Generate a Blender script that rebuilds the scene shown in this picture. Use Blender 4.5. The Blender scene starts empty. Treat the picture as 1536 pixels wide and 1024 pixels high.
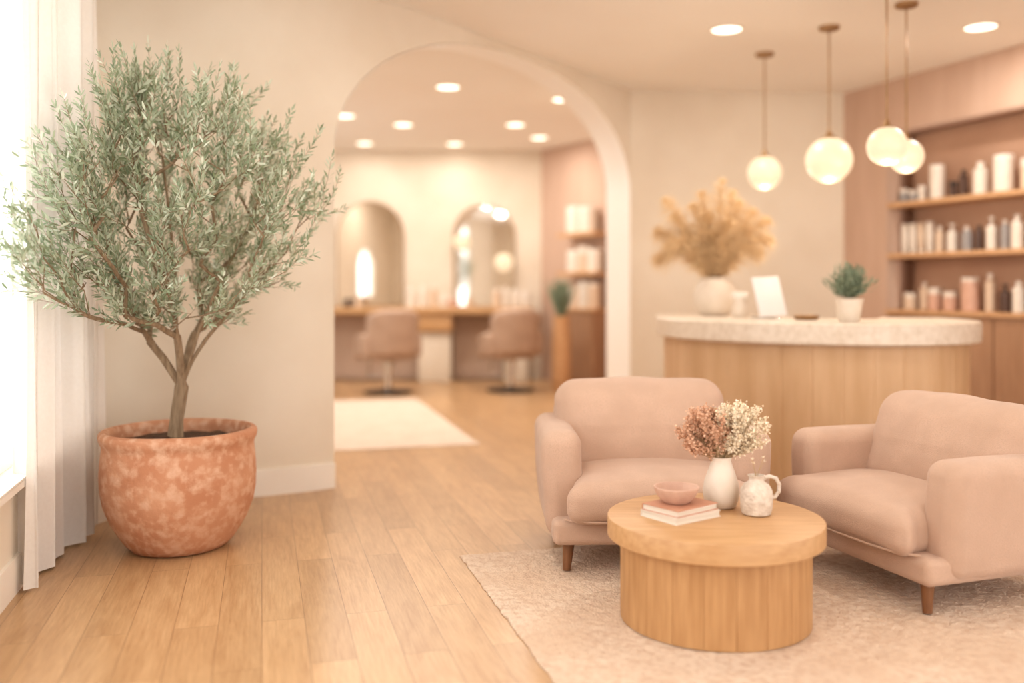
import bpy, bmesh, math, random
from mathutils import Vector, Matrix, noise
R = random.Random(7)
V = Vector
scene = bpy.context.scene
COL = scene.collection

# ------------------------------------------------------------ colours / materials
def lin(c):
    c = c/255.0
    return c/12.92 if c <= 0.04045 else ((c+0.055)/1.055)**2.4
def rgb(r, g, b): return (lin(r), lin(g), lin(b), 1.0)

def base_mat(name):
    m = bpy.data.materials.new(name); m.use_nodes = True
    nt = m.node_tree; b = nt.nodes['Principled BSDF']
    return m, nt, b

def setin(node, key, val):
    if key in node.inputs: node.inputs[key].default_value = val

def mat(name, c1, c2=None, rough=0.6, scale=8.0, stretch=(1,1,1), bump=0.0, bscale=None, metal=0.0, sheen=0.0,
        detail=4.0, contrast=(0.35,0.65), island=False, c3=None, s3=40.0):
    m, nt, b = base_mat(name)
    b.inputs['Roughness'].default_value = rough
    b.inputs['Metallic'].default_value = metal
    if sheen: setin(b, 'Sheen Weight', sheen); setin(b, 'Sheen Roughness', 0.5)
    tc = nt.nodes.new('ShaderNodeTexCoord')
    mp = nt.nodes.new('ShaderNodeMapping'); mp.inputs['Scale'].default_value = stretch
    nt.links.new(tc.outputs['Object'], mp.inputs['Vector'])
    c2 = c2 or tuple(min(1, x*0.9) for x in c1[:3])+(1,)
    n = nt.nodes.new('ShaderNodeTexNoise'); n.inputs['Scale'].default_value = scale; n.inputs['Detail'].default_value = detail
    nt.links.new(mp.outputs['Vector'], n.inputs['Vector'])
    cr = nt.nodes.new('ShaderNodeValToRGB')
    cr.color_ramp.elements[0].position = contrast[0]; cr.color_ramp.elements[1].position = contrast[1]
    cr.color_ramp.elements[0].color = c1; cr.color_ramp.elements[1].color = c2
    if island:
        g = nt.nodes.new('ShaderNodeNewGeometry')
        cr.color_ramp.elements[0].position = 0; cr.color_ramp.elements[1].position = 1
        nt.links.new(g.outputs['Random Per Island'], cr.inputs['Fac'])
    else:
        nt.links.new(n.outputs['Fac'], cr.inputs['Fac'])
    outc = cr.outputs['Color']
    if c3:
        n3 = nt.nodes.new('ShaderNodeTexNoise'); n3.inputs['Scale'].default_value = s3; n3.inputs['Detail'].default_value = 5
        nt.links.new(mp.outputs['Vector'], n3.inputs['Vector'])
        r3 = nt.nodes.new('ShaderNodeValToRGB'); r3.color_ramp.elements[0].position=.45; r3.color_ramp.elements[1].position=.68
        nt.links.new(n3.outputs['Fac'], r3.inputs['Fac'])
        mx = nt.nodes.new('ShaderNodeMix'); mx.data_type='RGBA'
        nt.links.new(r3.outputs['Color'], mx.inputs[0]); nt.links.new(outc, mx.inputs[6]); mx.inputs[7].default_value = c3
        outc = mx.outputs[2]
    nt.links.new(outc, b.inputs['Base Color'])
    if bump:
        n2 = nt.nodes.new('ShaderNodeTexNoise'); n2.inputs['Scale'].default_value = bscale or scale*4; n2.inputs['Detail'].default_value = 3
        nt.links.new(mp.outputs['Vector'], n2.inputs['Vector'])
        bp = nt.nodes.new('ShaderNodeBump'); bp.inputs['Strength'].default_value = bump; bp.inputs['Distance'].default_value = 0.01
        nt.links.new(n2.outputs['Fac'], bp.inputs['Height']); nt.links.new(bp.outputs['Normal'], b.inputs['Normal'])
    return m

def emis(name, c, s, base=.5):
    m, nt, b = base_mat(name)
    b.inputs['Base Color'].default_value = (c[0]*base,c[1]*base,c[2]*base,1)
    setin(b, 'Emission Color', c); setin(b, 'Emission Strength', s)
    b.inputs['Roughness'].default_value = 0.4
    return m

def floor_mat():
    m, nt, b = base_mat('oak_plank_floor')
    tc = nt.nodes.new('ShaderNodeTexCoord')
    mp = nt.nodes.new('ShaderNodeMapping'); mp.inputs['Rotation'].default_value = (0, 0, math.radians(-105))
    nt.links.new(tc.outputs['Object'], mp.inputs['Vector'])
    br = nt.nodes.new('ShaderNodeTexBrick')
    br.inputs['Color1'].default_value = (0,0,0,1); br.inputs['Color2'].default_value = (1,1,1,1)
    br.inputs['Mortar'].default_value = (0.5,0.5,0.5,1)
    br.inputs['Scale'].default_value = 1.0; br.inputs['Mortar Size'].default_value = 0.0013
    br.inputs['Mortar Smooth'].default_value = 0.2
    br.inputs['Brick Width'].default_value = 1.3; br.inputs['Row Height'].default_value = 0.168
    br.offset = 0.37; br.offset_frequency = 2
    nt.links.new(mp.outputs['Vector'], br.inputs['Vector'])
    sep = nt.nodes.new('ShaderNodeSeparateXYZ'); nt.links.new(mp.outputs['Vector'], sep.inputs[0])
    mul = nt.nodes.new('ShaderNodeMath'); mul.operation='MULTIPLY'; mul.inputs[1].default_value = 13.0
    nt.links.new(br.outputs['Color'], mul.inputs[0])
    def grain(a,bb,sc,dist,det):
        comb = nt.nodes.new('ShaderNodeCombineXYZ')
        sx = nt.nodes.new('ShaderNodeMath'); sx.operation='MULTIPLY'; sx.inputs[1].default_value=a
        sy = nt.nodes.new('ShaderNodeMath'); sy.operation='MULTIPLY'; sy.inputs[1].default_value=bb
        nt.links.new(sep.outputs['X'], sx.inputs[0]); nt.links.new(sep.outputs['Y'], sy.inputs[0])
        nt.links.new(sx.outputs[0], comb.inputs['X']); nt.links.new(sy.outputs[0], comb.inputs['Y']); nt.links.new(mul.outputs[0], comb.inputs['Z'])
        n = nt.nodes.new('ShaderNodeTexNoise'); n.inputs['Scale'].default_value = sc; n.inputs['Detail'].default_value = det
        n.inputs['Distortion'].default_value = dist; n.inputs['Roughness'].default_value = 0.6
        nt.links.new(comb.outputs[0], n.inputs['Vector']); return n
    n = grain(1.5,7,1.2,1.6,6)
    nf = grain(6.0,85,1.0,.3,4)
    add = nt.nodes.new('ShaderNodeMix'); add.data_type='FLOAT'; add.inputs[0].default_value=.5
    nt.links.new(n.outputs['Fac'], add.inputs[2]); nt.links.new(nf.outputs['Fac'], add.inputs[3])
    cr = nt.nodes.new('ShaderNodeValToRGB')
    cr.color_ramp.elements[0].position = 0.34; cr.color_ramp.elements[1].position = 0.64
    cr.color_ramp.elements[0].color = rgb(177,137,96); cr.color_ramp.elements[1].color = rgb(207,171,129)
    nt.links.new(add.outputs[0], cr.inputs['Fac'])
    mixp = nt.nodes.new('ShaderNodeMix'); mixp.data_type='RGBA'; mixp.blend_type='MULTIPLY'
    cr2 = nt.nodes.new('ShaderNodeValToRGB')
    cr2.color_ramp.elements[0].color = (0.86,0.84,0.82,1); cr2.color_ramp.elements[1].color = (1.05,1.05,1.05,1)
    nt.links.new(br.outputs['Color'], cr2.inputs['Fac'])
    mixp.inputs[0].default_value = 1.0
    nt.links.new(cr.outputs['Color'], mixp.inputs[6]); nt.links.new(cr2.outputs['Color'], mixp.inputs[7])
    mx = nt.nodes.new('ShaderNodeMix'); mx.data_type='RGBA'
    nt.links.new(br.outputs['Fac'], mx.inputs[0])
    nt.links.new(mixp.outputs[2], mx.inputs[6]); mx.inputs[7].default_value = rgb(134,98,66)
    nt.links.new(mx.outputs[2], b.inputs['Base Color'])
    b.inputs['Roughness'].default_value = 0.30
    setin(b,'Specular IOR Level',0.55)
    bp = nt.nodes.new('ShaderNodeBump'); bp.inputs['Strength'].default_value = 0.05; bp.inputs['Distance'].default_value=0.01
    nt.links.new(add.outputs[0], bp.inputs['Height']); nt.links.new(bp.outputs['Normal'], b.inputs['Normal'])
    return m

def fabric(name, c1, c2):
    m = mat(name, c1, c2, rough=0.95, scale=7, bump=0.0, sheen=0.2, c3=tuple(x*.9 for x in c1[:3])+(1,), s3=160)
    nt = m.node_tree; b = nt.nodes['Principled BSDF']
    tc = nt.nodes.new('ShaderNodeTexCoord')
    v = nt.nodes.new('ShaderNodeTexVoronoi'); v.inputs['Scale'].default_value = 260
    nt.links.new(tc.outputs['Object'], v.inputs['Vector'])
    bp = nt.nodes.new('ShaderNodeBump'); bp.inputs['Strength'].default_value = 0.45; bp.inputs['Distance'].default_value = 0.0025
    nt.links.new(v.outputs['Distance'], bp.inputs['Height']); nt.links.new(bp.outputs['Normal'], b.inputs['Normal'])
    return m

M = {}
M['floor'] = floor_mat()
M['wall'] = mat('cream_plaster', rgb(233,222,206), rgb(226,213,195), 0.85, 1.6, bump=0.10, bscale=14, detail=8)
M['wall_pink'] = mat('dusty_rose_plaster', rgb(207,178,159), rgb(200,170,150), 0.85, 3, stretch=(3,3,.4), bump=0.05, bscale=30)
M['ceil'] = mat('ceiling_paint', rgb(246,242,236), rgb(244,239,232), 0.9, 1)
M['trim'] = mat('white_trim_paint', rgb(243,236,227), rgb(240,232,221), 0.5, 2)
M['lit_reveal'] = mat('painted_light_reveal', rgb(251,249,246), rgb(250,247,243), 0.6, 2)  # paler than wall and trim: light on the arch reveal put into the colour
M['oak'] = mat('oak_wood', rgb(209,169,124), rgb(192,149,104), 0.42, 4, stretch=(1.2,9,9), bump=0.01, bscale=10, detail=7, contrast=(.3,.7))
M['oak_v'] = mat('oak_wood_vertical', rgb(202,159,112), rgb(180,136,90), 0.5, 4, stretch=(9,9,.9), bump=0.03, bscale=10, detail=7, contrast=(.3,.7))
M['oak_pale'] = mat('pale_oak_panel', rgb(216,182,145), rgb(198,161,121), 0.5, 2, stretch=(4,4,.6), bump=0.03, bscale=8, detail=6, contrast=(.3,.7))
M['shelfwood'] = mat('shelf_wood', rgb(214,172,130), rgb(200,156,114), 0.5, 4, stretch=(3,3,9), detail=5)
M['niche'] = mat('niche_clay_paint', rgb(196,160,136), rgb(188,151,127), 0.8, 2)
M['cabinet'] = mat('clay_brown_cabinet', rgb(178,140,110), rgb(166,128,99), 0.6, 4, stretch=(6,6,.7), detail=5)
M['walnut'] = mat('walnut_leg', rgb(142,98,64), rgb(116,76,48), 0.4, 6, stretch=(6,6,1))
M['stone'] = mat('soft_cream_stone', rgb(232,219,203), rgb(216,200,180), 0.4, 22, detail=8, contrast=(.38,.72))
M['fabric'] = fabric('rose_beige_velvet', rgb(207,176,155), rgb(198,167,146))
M['leather'] = mat('taupe_leather', rgb(186,159,140), rgb(176,149,130), 0.45, 6)
M['terracotta'] = mat('weathered_terracotta', rgb(190,134,101), rgb(208,158,126), 0.85, 5, bump=0.5, bscale=26, detail=12, contrast=(.34,.68), c3=rgb(217,177,150), s3=20)
M['soil'] = mat('dark_soil', rgb(70,48,34), rgb(100,72,50), 0.95, 40, bump=1, bscale=60)
M['bark'] = mat('olive_bark', rgb(164,142,116), rgb(134,112,88), 0.9, 20, stretch=(3,3,.6), bump=0.6, bscale=40)
M['rug'] = mat('rose_wool_rug', rgb(228,207,186), rgb(217,190,165), 0.98, 2.2, bump=.8, bscale=90, detail=8, contrast=(.38,.66), sheen=.1, c3=rgb(209,180,155), s3=34)
M['rug2'] = mat('cream_wool_rug', rgb(226,208,192), rgb(220,201,184), 0.98, 5, bump=.6, bscale=60)
M['white'] = mat('cream_ceramic', rgb(234,222,208), rgb(226,212,196), 0.55, 9, bump=.15, bscale=30)
M['whitetex'] = mat('textured_cream_ceramic', rgb(232,220,206), rgb(212,196,180), 0.75, 30, bump=.9, bscale=55)
M['pinkstone'] = mat('pink_stoneware', rgb(216,183,163), rgb(202,166,147), 0.7, 16, bump=.3)
M['pinkbook'] = mat('rust_pink_book_cloth', rgb(204,154,128), rgb(198,146,120), 0.7, 20)
M['whitebook'] = mat('white_book_cover', rgb(232,222,210), rgb(226,214,200), 0.6, 10)
M['paper'] = mat('book_pages', rgb(238,230,218), rgb(214,202,186), 0.9, 3, stretch=(1,1,120))
M['brass'] = mat('aged_brass', rgb(170,136,98), rgb(150,118,82), 0.4, 10, metal=.7)
M['chrome'] = mat('brushed_chrome', rgb(225,222,218), rgb(212,208,204), 0.25, 10, metal=.9)
M['blackm'] = mat('dark_metal', rgb(66,54,48), rgb(54,44,40), 0.4, 10, metal=.3)
M['globe'] = emis('glowing_opal_glass', (1.0,0.78,0.53,1), 0.88, .3)
M['down'] = emis('downlight_lens', (1.0,0.9,0.74,1), 3.0)
M['pampas'] = mat('pampas_gold', rgb(248,224,184), rgb(230,196,150), 0.95, 6, island=True)
M['pinkflower'] = mat('dried_peach_petal', rgb(240,204,176), rgb(214,168,138), 0.9, 6, island=True)
M['creamflower'] = mat('dried_cream_petal', rgb(252,242,222), rgb(244,226,198), 0.9, 6, island=True)
M['stem'] = mat('dry_stem', rgb(206,176,138), rgb(180,150,112), 0.9, 6)
M['leafg'] = mat('grey_green_leaf', rgb(154,166,142), rgb(120,136,112), 0.7, 6, island=True)
M['c_white'] = mat('bottle_white', rgb(238,228,216), rgb(232,221,208), 0.4, 4)
M['c_cream'] = mat('bottle_cream', rgb(228,204,180), rgb(220,196,172), 0.4, 4)
M['c_pink'] = mat('bottle_pink', rgb(220,180,158), rgb(214,172,150), 0.4, 4)
M['c_dark'] = mat('bottle_amber', rgb(96,68,54), rgb(82,58,46), 0.3, 4)
M['c_grey'] = mat('bottle_grey', rgb(170,164,162), rgb(158,152,150), 0.4, 4)
M['screen'] = mat('pale_card', rgb(234,230,228), rgb(228,224,222), 0.35, 2)
M['mirror'] = mat('mirror_silver', rgb(240,236,230), rgb(240,236,230), 0.03, 1, metal=1)
M['darkpanel'] = mat('taupe_panel', rgb(196,172,154), rgb(188,163,145), 0.7, 4)

def leaf_mat():
    m, nt, b = base_mat('olive_leaf')
    g = nt.nodes.new('ShaderNodeNewGeometry')
    cr = nt.nodes.new('ShaderNodeValToRGB')
    e = cr.color_ramp.elements
    e[0].position = 0; e[0].color = rgb(136,150,120)
    e[1].position = 1; e[1].color = rgb(228,232,216)
    k = e.new(.35); k.color = rgb(166,178,150)
    k = e.new(.7); k.color = rgb(197,205,182)
    nt.links.new(g.outputs['Random Per Island'], cr.inputs['Fac'])
    nt.links.new(cr.outputs['Color'], b.inputs['Base Color'])
    b.inputs['Roughness'].default_value = 0.45
    t = nt.nodes.new('ShaderNodeBsdfTranslucent'); nt.links.new(cr.outputs['Color'], t.inputs['Color'])
    mx = nt.nodes.new('ShaderNodeMixShader'); mx.inputs[0].default_value = 0.35
    out = [n for n in nt.nodes if n.type=='OUTPUT_MATERIAL'][0]
    nt.links.new(b.outputs[0], mx.inputs[1]); nt.links.new(t.outputs[0], mx.inputs[2]); nt.links.new(mx.outputs[0], out.inputs['Surface'])
    return m
M['leaf'] = leaf_mat()

def sheer_mat():
    m, nt, b = base_mat('sheer_white_linen')
    b.inputs['Roughness'].default_value = 1
    tc = nt.nodes.new('ShaderNodeTexCoord'); n = nt.nodes.new('ShaderNodeTexNoise'); n.inputs['Scale'].default_value = 60
    nt.links.new(tc.outputs['Object'], n.inputs['Vector'])
    cr = nt.nodes.new('ShaderNodeValToRGB'); cr.color_ramp.elements[0].color = rgb(236,229,222); cr.color_ramp.elements[1].color = rgb(245,240,234)
    nt.links.new(n.outputs['Fac'], cr.inputs['Fac']); nt.links.new(cr.outputs['Color'], b.inputs['Base Color'])
    t = nt.nodes.new('ShaderNodeBsdfTranslucent'); t.inputs['Color'].default_value = rgb(228,219,209)
    mx = nt.nodes.new('ShaderNodeMixShader'); mx.inputs[0].default_value = 0.14
    tr = nt.nodes.new('ShaderNodeBsdfTransparent'); mx2 = nt.nodes.new('ShaderNodeMixShader'); mx2.inputs[0].default_value = 0.03
    out = [n for n in nt.nodes if n.type=='OUTPUT_MATERIAL'][0]
    nt.links.new(b.outputs[0], mx.inputs[1]); nt.links.new(t.outputs[0], mx.inputs[2])
    nt.links.new(mx.outputs[0], mx2.inputs[1]); nt.links.new(tr.outputs[0], mx2.inputs[2]); nt.links.new(mx2.outputs[0], out.inputs['Surface'])
    return m
M['sheer'] = sheer_mat()

# ------------------------------------------------------------ mesh helpers
class MB:
    def __init__(s): s.v=[]; s.f=[]
    def add(s, verts, faces):
        o=len(s.v); s.v += [tuple(v) for v in verts]; s.f += [tuple(i+o for i in f) for f in faces]
        return s
    def tube(s, pts, rad, n=6, caps=True):
        pts=[V(p) for p in pts]
        if not hasattr(rad,'__len__'): rad=[rad]*len(pts)
        vs=[]; fs=[]
        ref=V((0.31,0.17,0.93)).normalized()
        for i,p in enumerate(pts):
            a=pts[max(0,i-1)]; b=pts[min(len(pts)-1,i+1)]
            t=(b-a).normalized()
            u=t.cross(ref)
            if u.length<1e-3: u=t.cross(V((1,0,0)))
            u.normalize(); w=t.cross(u)
            for k in range(n):
                an=2*math.pi*k/n
                vs.append(p+(u*math.cos(an)+w*math.sin(an))*rad[i])
        for i in range(len(pts)-1):
            for k in range(n):
                fs.append((i*n+k,i*n+(k+1)%n,(i+1)*n+(k+1)%n,(i+1)*n+k))
        if caps:
            fs.append(tuple(range(n))[::-1]); fs.append(tuple((len(pts)-1)*n+k for k in range(n)))
        return s.add(vs,fs)
    def lathe(s, prof, n=32, c=(0,0,0), wob=None):
        vs=[];fs=[];idx=[]
        for (r,z) in prof:
            if r<1e-5:
                idx.append([len(vs)]); vs.append((c[0],c[1],c[2]+z))
            else:
                row=[]
                for k in range(n):
                    a=2*math.pi*k/n; rr=r*(wob(a,z) if wob else 1)
                    row.append(len(vs)); vs.append((c[0]+rr*math.cos(a),c[1]+rr*math.sin(a),c[2]+z))
                idx.append(row)
        for i in range(len(idx)-1):
            A,B=idx[i],idx[i+1]
            if len(A)==1 and len(B)==1: continue
            for k in range(n):
                k2=(k+1)%n
                if len(A)==1: fs.append((A[0],B[k2],B[k]))
                elif len(B)==1: fs.append((A[k],A[k2],B[0]))
                else: fs.append((A[k],A[k2],B[k2],B[k]))
        return s.add(vs,fs)
    def rbox(s, size, r, c=(0,0,0), n=6, k=3, fn=None):
        h=[x/2 for x in size]; r=min(r,min(h)*.999)
        def coords(hh):
            o=[]
            for i in range(k): o.append(-(hh-r)-r*math.tan(math.radians(45*(1-i/k))))
            m=n
            for i in range(m+1): o.append(-(hh-r)+2*(hh-r)*i/m)
            for i in range(1,k+1): o.append((hh-r)+r*math.tan(math.radians(45*i/k)))
            return o
        C=[coords(x) for x in h]; d={}; vs=[]; fs=[]
        def vid(p):
            key=tuple(round(x*1e5) for x in p)
            if key in d: return d[key]
            inner=V([max(-(h[i]-r),min(h[i]-r,p[i])) for i in range(3)])
            q=V(p)-inner
            pos=inner+q.normalized()*r
            if fn: pos=fn(pos)
            vs.append((pos[0]+c[0],pos[1]+c[1],pos[2]+c[2])); d[key]=len(vs)-1
            return d[key]
        for ax in range(3):
            a,b=[(1,2),(2,0),(0,1)][ax]
            for sg in (-1,1):
                for i in range(len(C[a])-1):
                    for j in range(len(C[b])-1):
                        q=[]
                        for (ii,jj) in ((i,j),(i+1,j),(i+1,j+1),(i,j+1)):
                            p=[0,0,0]; p[ax]=sg*h[ax]; p[a]=C[a][ii]; p[b]=C[b][jj]; q.append(vid(p))
                        if sg<0: q=q[::-1]
                        if len(set(q))==4: fs.append(tuple(q))
        return s.add(vs,fs)
    def box(s, lo, hi):
        x0,y0,z0=lo;x1,y1,z1=hi
        return s.add([(x0,y0,z0),(x1,y0,z0),(x1,y1,z0),(x0,y1,z0),(x0,y0,z1),(x1,y0,z1),(x1,y1,z1),(x0,y1,z1)],
            [(3,2,1,0),(4,5,6,7),(0,1,5,4),(1,2,6,5),(2,3,7,6),(3,0,4,7)])
    def obj(s, name, m, parent=None, smooth=True, recalc=False, loc=None, rot=0.0, label=None):
        me=bpy.data.meshes.new(name); me.from_pydata(s.v,[],s.f)
        if recalc:
            bm=bmesh.new(); bm.from_mesh(me); bmesh.ops.recalc_face_normals(bm,faces=bm.faces); bm.to_mesh(me); bm.free()
        me.materials.append(m)
        if smooth:
            me.polygons.foreach_set('use_smooth',[True]*len(me.polygons))
            try: me.set_sharp_from_angle(angle=math.radians(42))
            except Exception: pass
        me.update()
        o=bpy.data.objects.new(name,me); COL.objects.link(o)
        if parent: o.parent=parent
        if loc is not None: o.location=loc
        if rot: o.rotation_euler=(0,0,rot)
        if label: o['label']=label
        return o

def top(o,label,cat,group=None,kind=None):
    o['label']=label; o['category']=cat
    if group: o['group']=group
    if kind: o['kind']=kind
    return o
def empty(name,loc,label,cat,rot=0,group=None):
    o=bpy.data.objects.new(name,None); COL.objects.link(o); o.location=loc; o.rotation_euler=(0,0,rot); o.empty_display_size=.1
    return top(o,label,cat,group)
def struct(o): o['kind']='structure'; return o
def dup(root, loc=None, rot=None, scale=None, label=None):
    n=root.copy()
    COL.objects.link(n)
    if loc is not None: n.location=loc
    if rot is not None: n.rotation_euler=(0,0,rot)
    if scale is not None: n.scale=scale
    if label: n['label']=label
    for c in list(root.children):
        c2=c.copy(); COL.objects.link(c2); c2.parent=n
    return n

def wallpoly(name, p0, p1, outer, holes, thick, m, away=1):
    cu=bpy.data.curves.new(name,'CURVE'); cu.dimensions='2D'; cu.fill_mode='BOTH'; cu.extrude=thick/2
    for ring in [outer]+holes:
        sp=cu.splines.new('POLY'); sp.points.add(len(ring)-1); sp.use_cyclic_u=True
        for i,(a,b) in enumerate(ring): sp.points[i].co=(a,b,0,1)
    tmp=bpy.data.objects.new('tmp',cu); COL.objects.link(tmp)
    bpy.context.view_layer.update()
    me=bpy.data.meshes.new_from_object(tmp.evaluated_get(bpy.context.evaluated_depsgraph_get()))
    bpy.data.objects.remove(tmp); bpy.data.curves.remove(cu)
    d=(V(p1)-V(p0)); d=V((d.x,d.y,0)).normalized(); n=V((-d.y,d.x,0))*away
    for v in me.vertices:
        s_,z_,t_=v.co
        v.co=V((p0[0],p0[1],0))+d*s_+V((0,0,z_))+n*(t_+thick/2)
    bm=bmesh.new(); bm.from_mesh(me); bmesh.ops.remove_doubles(bm,verts=bm.verts,dist=1e-5); bmesh.ops.recalc_face_normals(bm,faces=bm.faces); bm.to_mesh(me); bm.free()
    me.name=name; me.materials.clear(); me.materials.append(m)
    o=bpy.data.objects.new(name,me); COL.objects.link(o); return struct(o)
def L2(a,b): return math.hypot(b[0]-a[0],b[1]-a[1])
def rect(s0,s1,z0,z1): return [(s0,z0),(s1,z0),(s1,z1),(s0,z1)]
CE=3.35
# ------------------------------------------------------------ room shell
foot=[(-.62,-2.1),(-2.74,5.74),(-4.95,13.95),(8.3,13.95),(8.3,-2.1)]
def footslab(name,z0,z1,m):
    n=len(foot); b=MB(); b.v=[(x,y,z0) for x,y in foot]+[(x,y,z1) for x,y in foot]
    b.f=[tuple(range(n)),tuple(range(n,2*n))[::-1]]+[(i,n+i,n+(i+1)%n,(i+1)%n) for i in range(n)]
    return struct(b.obj(name,m,smooth=False,recalc=True))
footslab('floor',-.1,0,M['floor'])
footslab('ceiling',CE,CE+.1,M['ceil'])
K=(-2.64,5.74); P1=(-1.153,6.14); P2=(1.2,9.49); Q=(3.43,9.655); WL0=(-0.68,-1.5)
Lw=L2(WL0,K)
s_of=lambda y:(y+1.5)/(K[1]+1.5)*Lw
wallpoly('wall_left',WL0,K,rect(-.5,Lw+.05,0,CE),[rect(s_of(.4),s_of(2.55),.5,3.1),rect(s_of(2.75),s_of(5.2),.5,3.1)],.14,M['wall'],1)
dl=V((K[0]-WL0[0],K[1]-WL0[1],0)).normalized(); nl=V((dl.y,-dl.x,0))
def wallbox(name,p0,d,n,s0,s1,z0,z1,t0,t1,m):
    b=MB(); P=[]
    for z in (z0,z1):
        for (s_,t_) in ((s0,t0),(s1,t0),(s1,t1),(s0,t1)):
            P.append(V((p0[0],p0[1],0))+d*s_+n*t_+V((0,0,z)))
    b.add(P,[(3,2,1,0),(4,5,6,7),(0,1,5,4),(1,2,6,5),(2,3,7,6),(3,0,4,7)])
    return b.obj(name,m,smooth=False,recalc=True)
struct(wallbox('baseboard_left',WL0,dl,nl,0,Lw,0,.16,0,.018,M['trim']))
for i,(a,b_) in enumerate(((.4,2.55),(2.75,5.2))):
    b=MB(); s0,s1=s_of(a),s_of(b_)
    def wb(sa,sb,za,zb,ta=-.12,tb=-.07):
        P=[]
        for z in (za,zb):
            for (s_,t_) in ((sa,ta),(sb,ta),(sb,tb),(sa,tb)): P.append(V((WL0[0],WL0[1],0))+dl*s_+nl*t_+V((0,0,z)))
        b.add(P,[(3,2,1,0),(4,5,6,7),(0,1,5,4),(1,2,6,5),(2,3,7,6),(3,0,4,7)])
    wb(s0+.002,s0+.05,.512,3.098); wb(s1-.05,s1-.002,.512,3.098); wb(s0+.052,s1-.052,.512,.56); wb(s0+.052,s1-.052,3.04,3.098); wb((s0+s1)/2-.025,(s0+s1)/2+.025,.562,3.038)
    wb(s0+.003,s1-.003,.502,.511,-.14,.05)
    wb(s0-.03,s1+.03,.47,.4995,.002,.05)
    struct(b.obj('window_%d'%(i+1),M['trim'],smooth=False,recalc=True))
dbk=V((P1[0]-K[0],P1[1]-K[1],0)).normalized(); dA=V((P2[0]-P1[0],P2[1]-P1[1],0)).normalized(); nA=V((-dA.y,dA.x,0))
P1v=V((P1[0],P1[1],0)); P2v=V((P2[0],P2[1],0)); Qv=V((Q[0],Q[1],0)); Kv=V((K[0],K[1],0))
pa=P1v-dbk*.75; pb_=P1v+dA*.95
path=[Kv+(pa-Kv)*(i/6) for i in range(6)]
for i in range(17):
    t=i/16; path.append(pa*(1-t)**2+P1v*2*t*(1-t)+pb_*t*t)
mid_i=6+8
seg=[pb_+(P2v-pb_)*(i/44) for i in range(1,45)]
path+=seg; end_i=len(path)-1
cum=[0]
for a,b_ in zip(path,path[1:]): cum.append(cum[-1]+(b_-a).length)
so,se=cum[mid_i],cum[end_i]; LA=se-so
def archz(s_):
    c_=min(1,abs((s_-so)/LA*2-1)); sn=math.sqrt(max(0,1-c_**(2/.92)))
    return 2.27+1.02*sn**.92
cols=[]
def nrm(i):
    a=path[max(0,i-1)];b_=path[min(len(path)-1,i+1)]; t=(b_-a).normalized(); return V((-t.y,t.x,0))
SPR=2.27
for i,p in enumerate(path):
    n_=nrm(i) if i<end_i else nA
    if i<mid_i: cols.append((p,n_,0))
    elif i==mid_i: cols.append((p,n_,0)); cols.append((p,n_,SPR))
    else:
        if i==mid_i+1 or i==end_i:
            for f in (.08,.2,.4,.65,.85,.96) if i==end_i else (.04,.15,.35,.6,.8):
                q=path[i-1].lerp(p,f); cols.append((q,n_,archz(cum[i-1]+(cum[i]-cum[i-1])*f)))
        if i<end_i: cols.append((p,n_,archz(cum[i])))
        else: cols.append((p,n_,SPR)); jamb0=len(cols); cols.append((p,n_,0))
nC=V((-(Qv-P2v).normalized().y,(Qv-P2v).normalized().x,0))
cols.append((P2v+(Qv-P2v)*.02,(nC+nA*.3).normalized(),0)); cols.append((P2v+(Qv-P2v)*.12,nC,0)); cols.append((Qv,nC,0))
b=MB(); TH=.27
for (p,n_,z) in cols:
    for t_ in (0,TH):
        for zz in (z,CE): b.v.append((p.x+n_.x*t_,p.y+n_.y*t_,zz))
for i in range(len(cols)-1):
    o=i*4
    samep=(cols[i][0]-cols[i+1][0]).length<1e-6
    if samep: b.f.append((o,o+4,o+6,o+2)); continue
    b.f+=[(o,o+4,o+5,o+1),(o+2,o+3,o+7,o+6),(o,o+2,o+6,o+4),(o+1,o+5,o+7,o+3)]
b.f+=[(0,1,3,2)]; o=(len(cols)-1)*4; b.f+=[(o,o+2,o+3,o+1)]
struct(b.obj('wall_back',M['wall'],recalc=True))
op=[c for c in cols[cols.index(next(c for c in cols if c[2]==SPR)):jamb0]]
b=MB()
lin_=[(p,n_,z) for (p,n_,z) in op]+[(cols[jamb0][0],nA,0.0)]
for (p,n_,z) in lin_:
    for t_ in (-.003,TH+.003):
        b.v.append((p.x+n_.x*t_-(dA.x*.004 if z<2.4 and (p-P2v).length<.05 else 0),p.y+n_.y*t_-(dA.y*.004 if z<2.4 and (p-P2v).length<.05 else 0),max(0,z-.004)))
for i in range(len(lin_)-1):
    o=i*2; b.f.append((o,o+2,o+3,o+1))
struct(b.obj('arch_reveal_lit',M['lit_reveal']))  # thin liner added so the arch reveal looks brightly lit
b=MB(); bp_=[p for p in path[:mid_i+1]]
for i,p in enumerate(bp_):
    n_=nrm(i)
    for t_ in (-.018,-.0005):
        for zz in (0,.17): b.v.append((p.x+n_.x*t_,p.y+n_.y*t_,zz))
for i in range(len(bp_)-1):
    o=i*4; b.f+=[(o,o+4,o+5,o+1),(o+1,o+5,o+7,o+3)]
o=(len(bp_)-1)*4; b.f.append((o,o+2,o+3,o+1))
struct(b.obj('baseboard_back',M['trim'],recalc=True))
dcn=(Qv-P2v).normalized()
struct(wallbox('baseboard_counter',P2,dcn,V((dcn.y,-dcn.x,0)),0.01,L2(P2,Q),0,.16,0,.018,M['trim']))
E1=(-4.78,13.7); LE=L2(K,E1); sc=1.75
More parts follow.
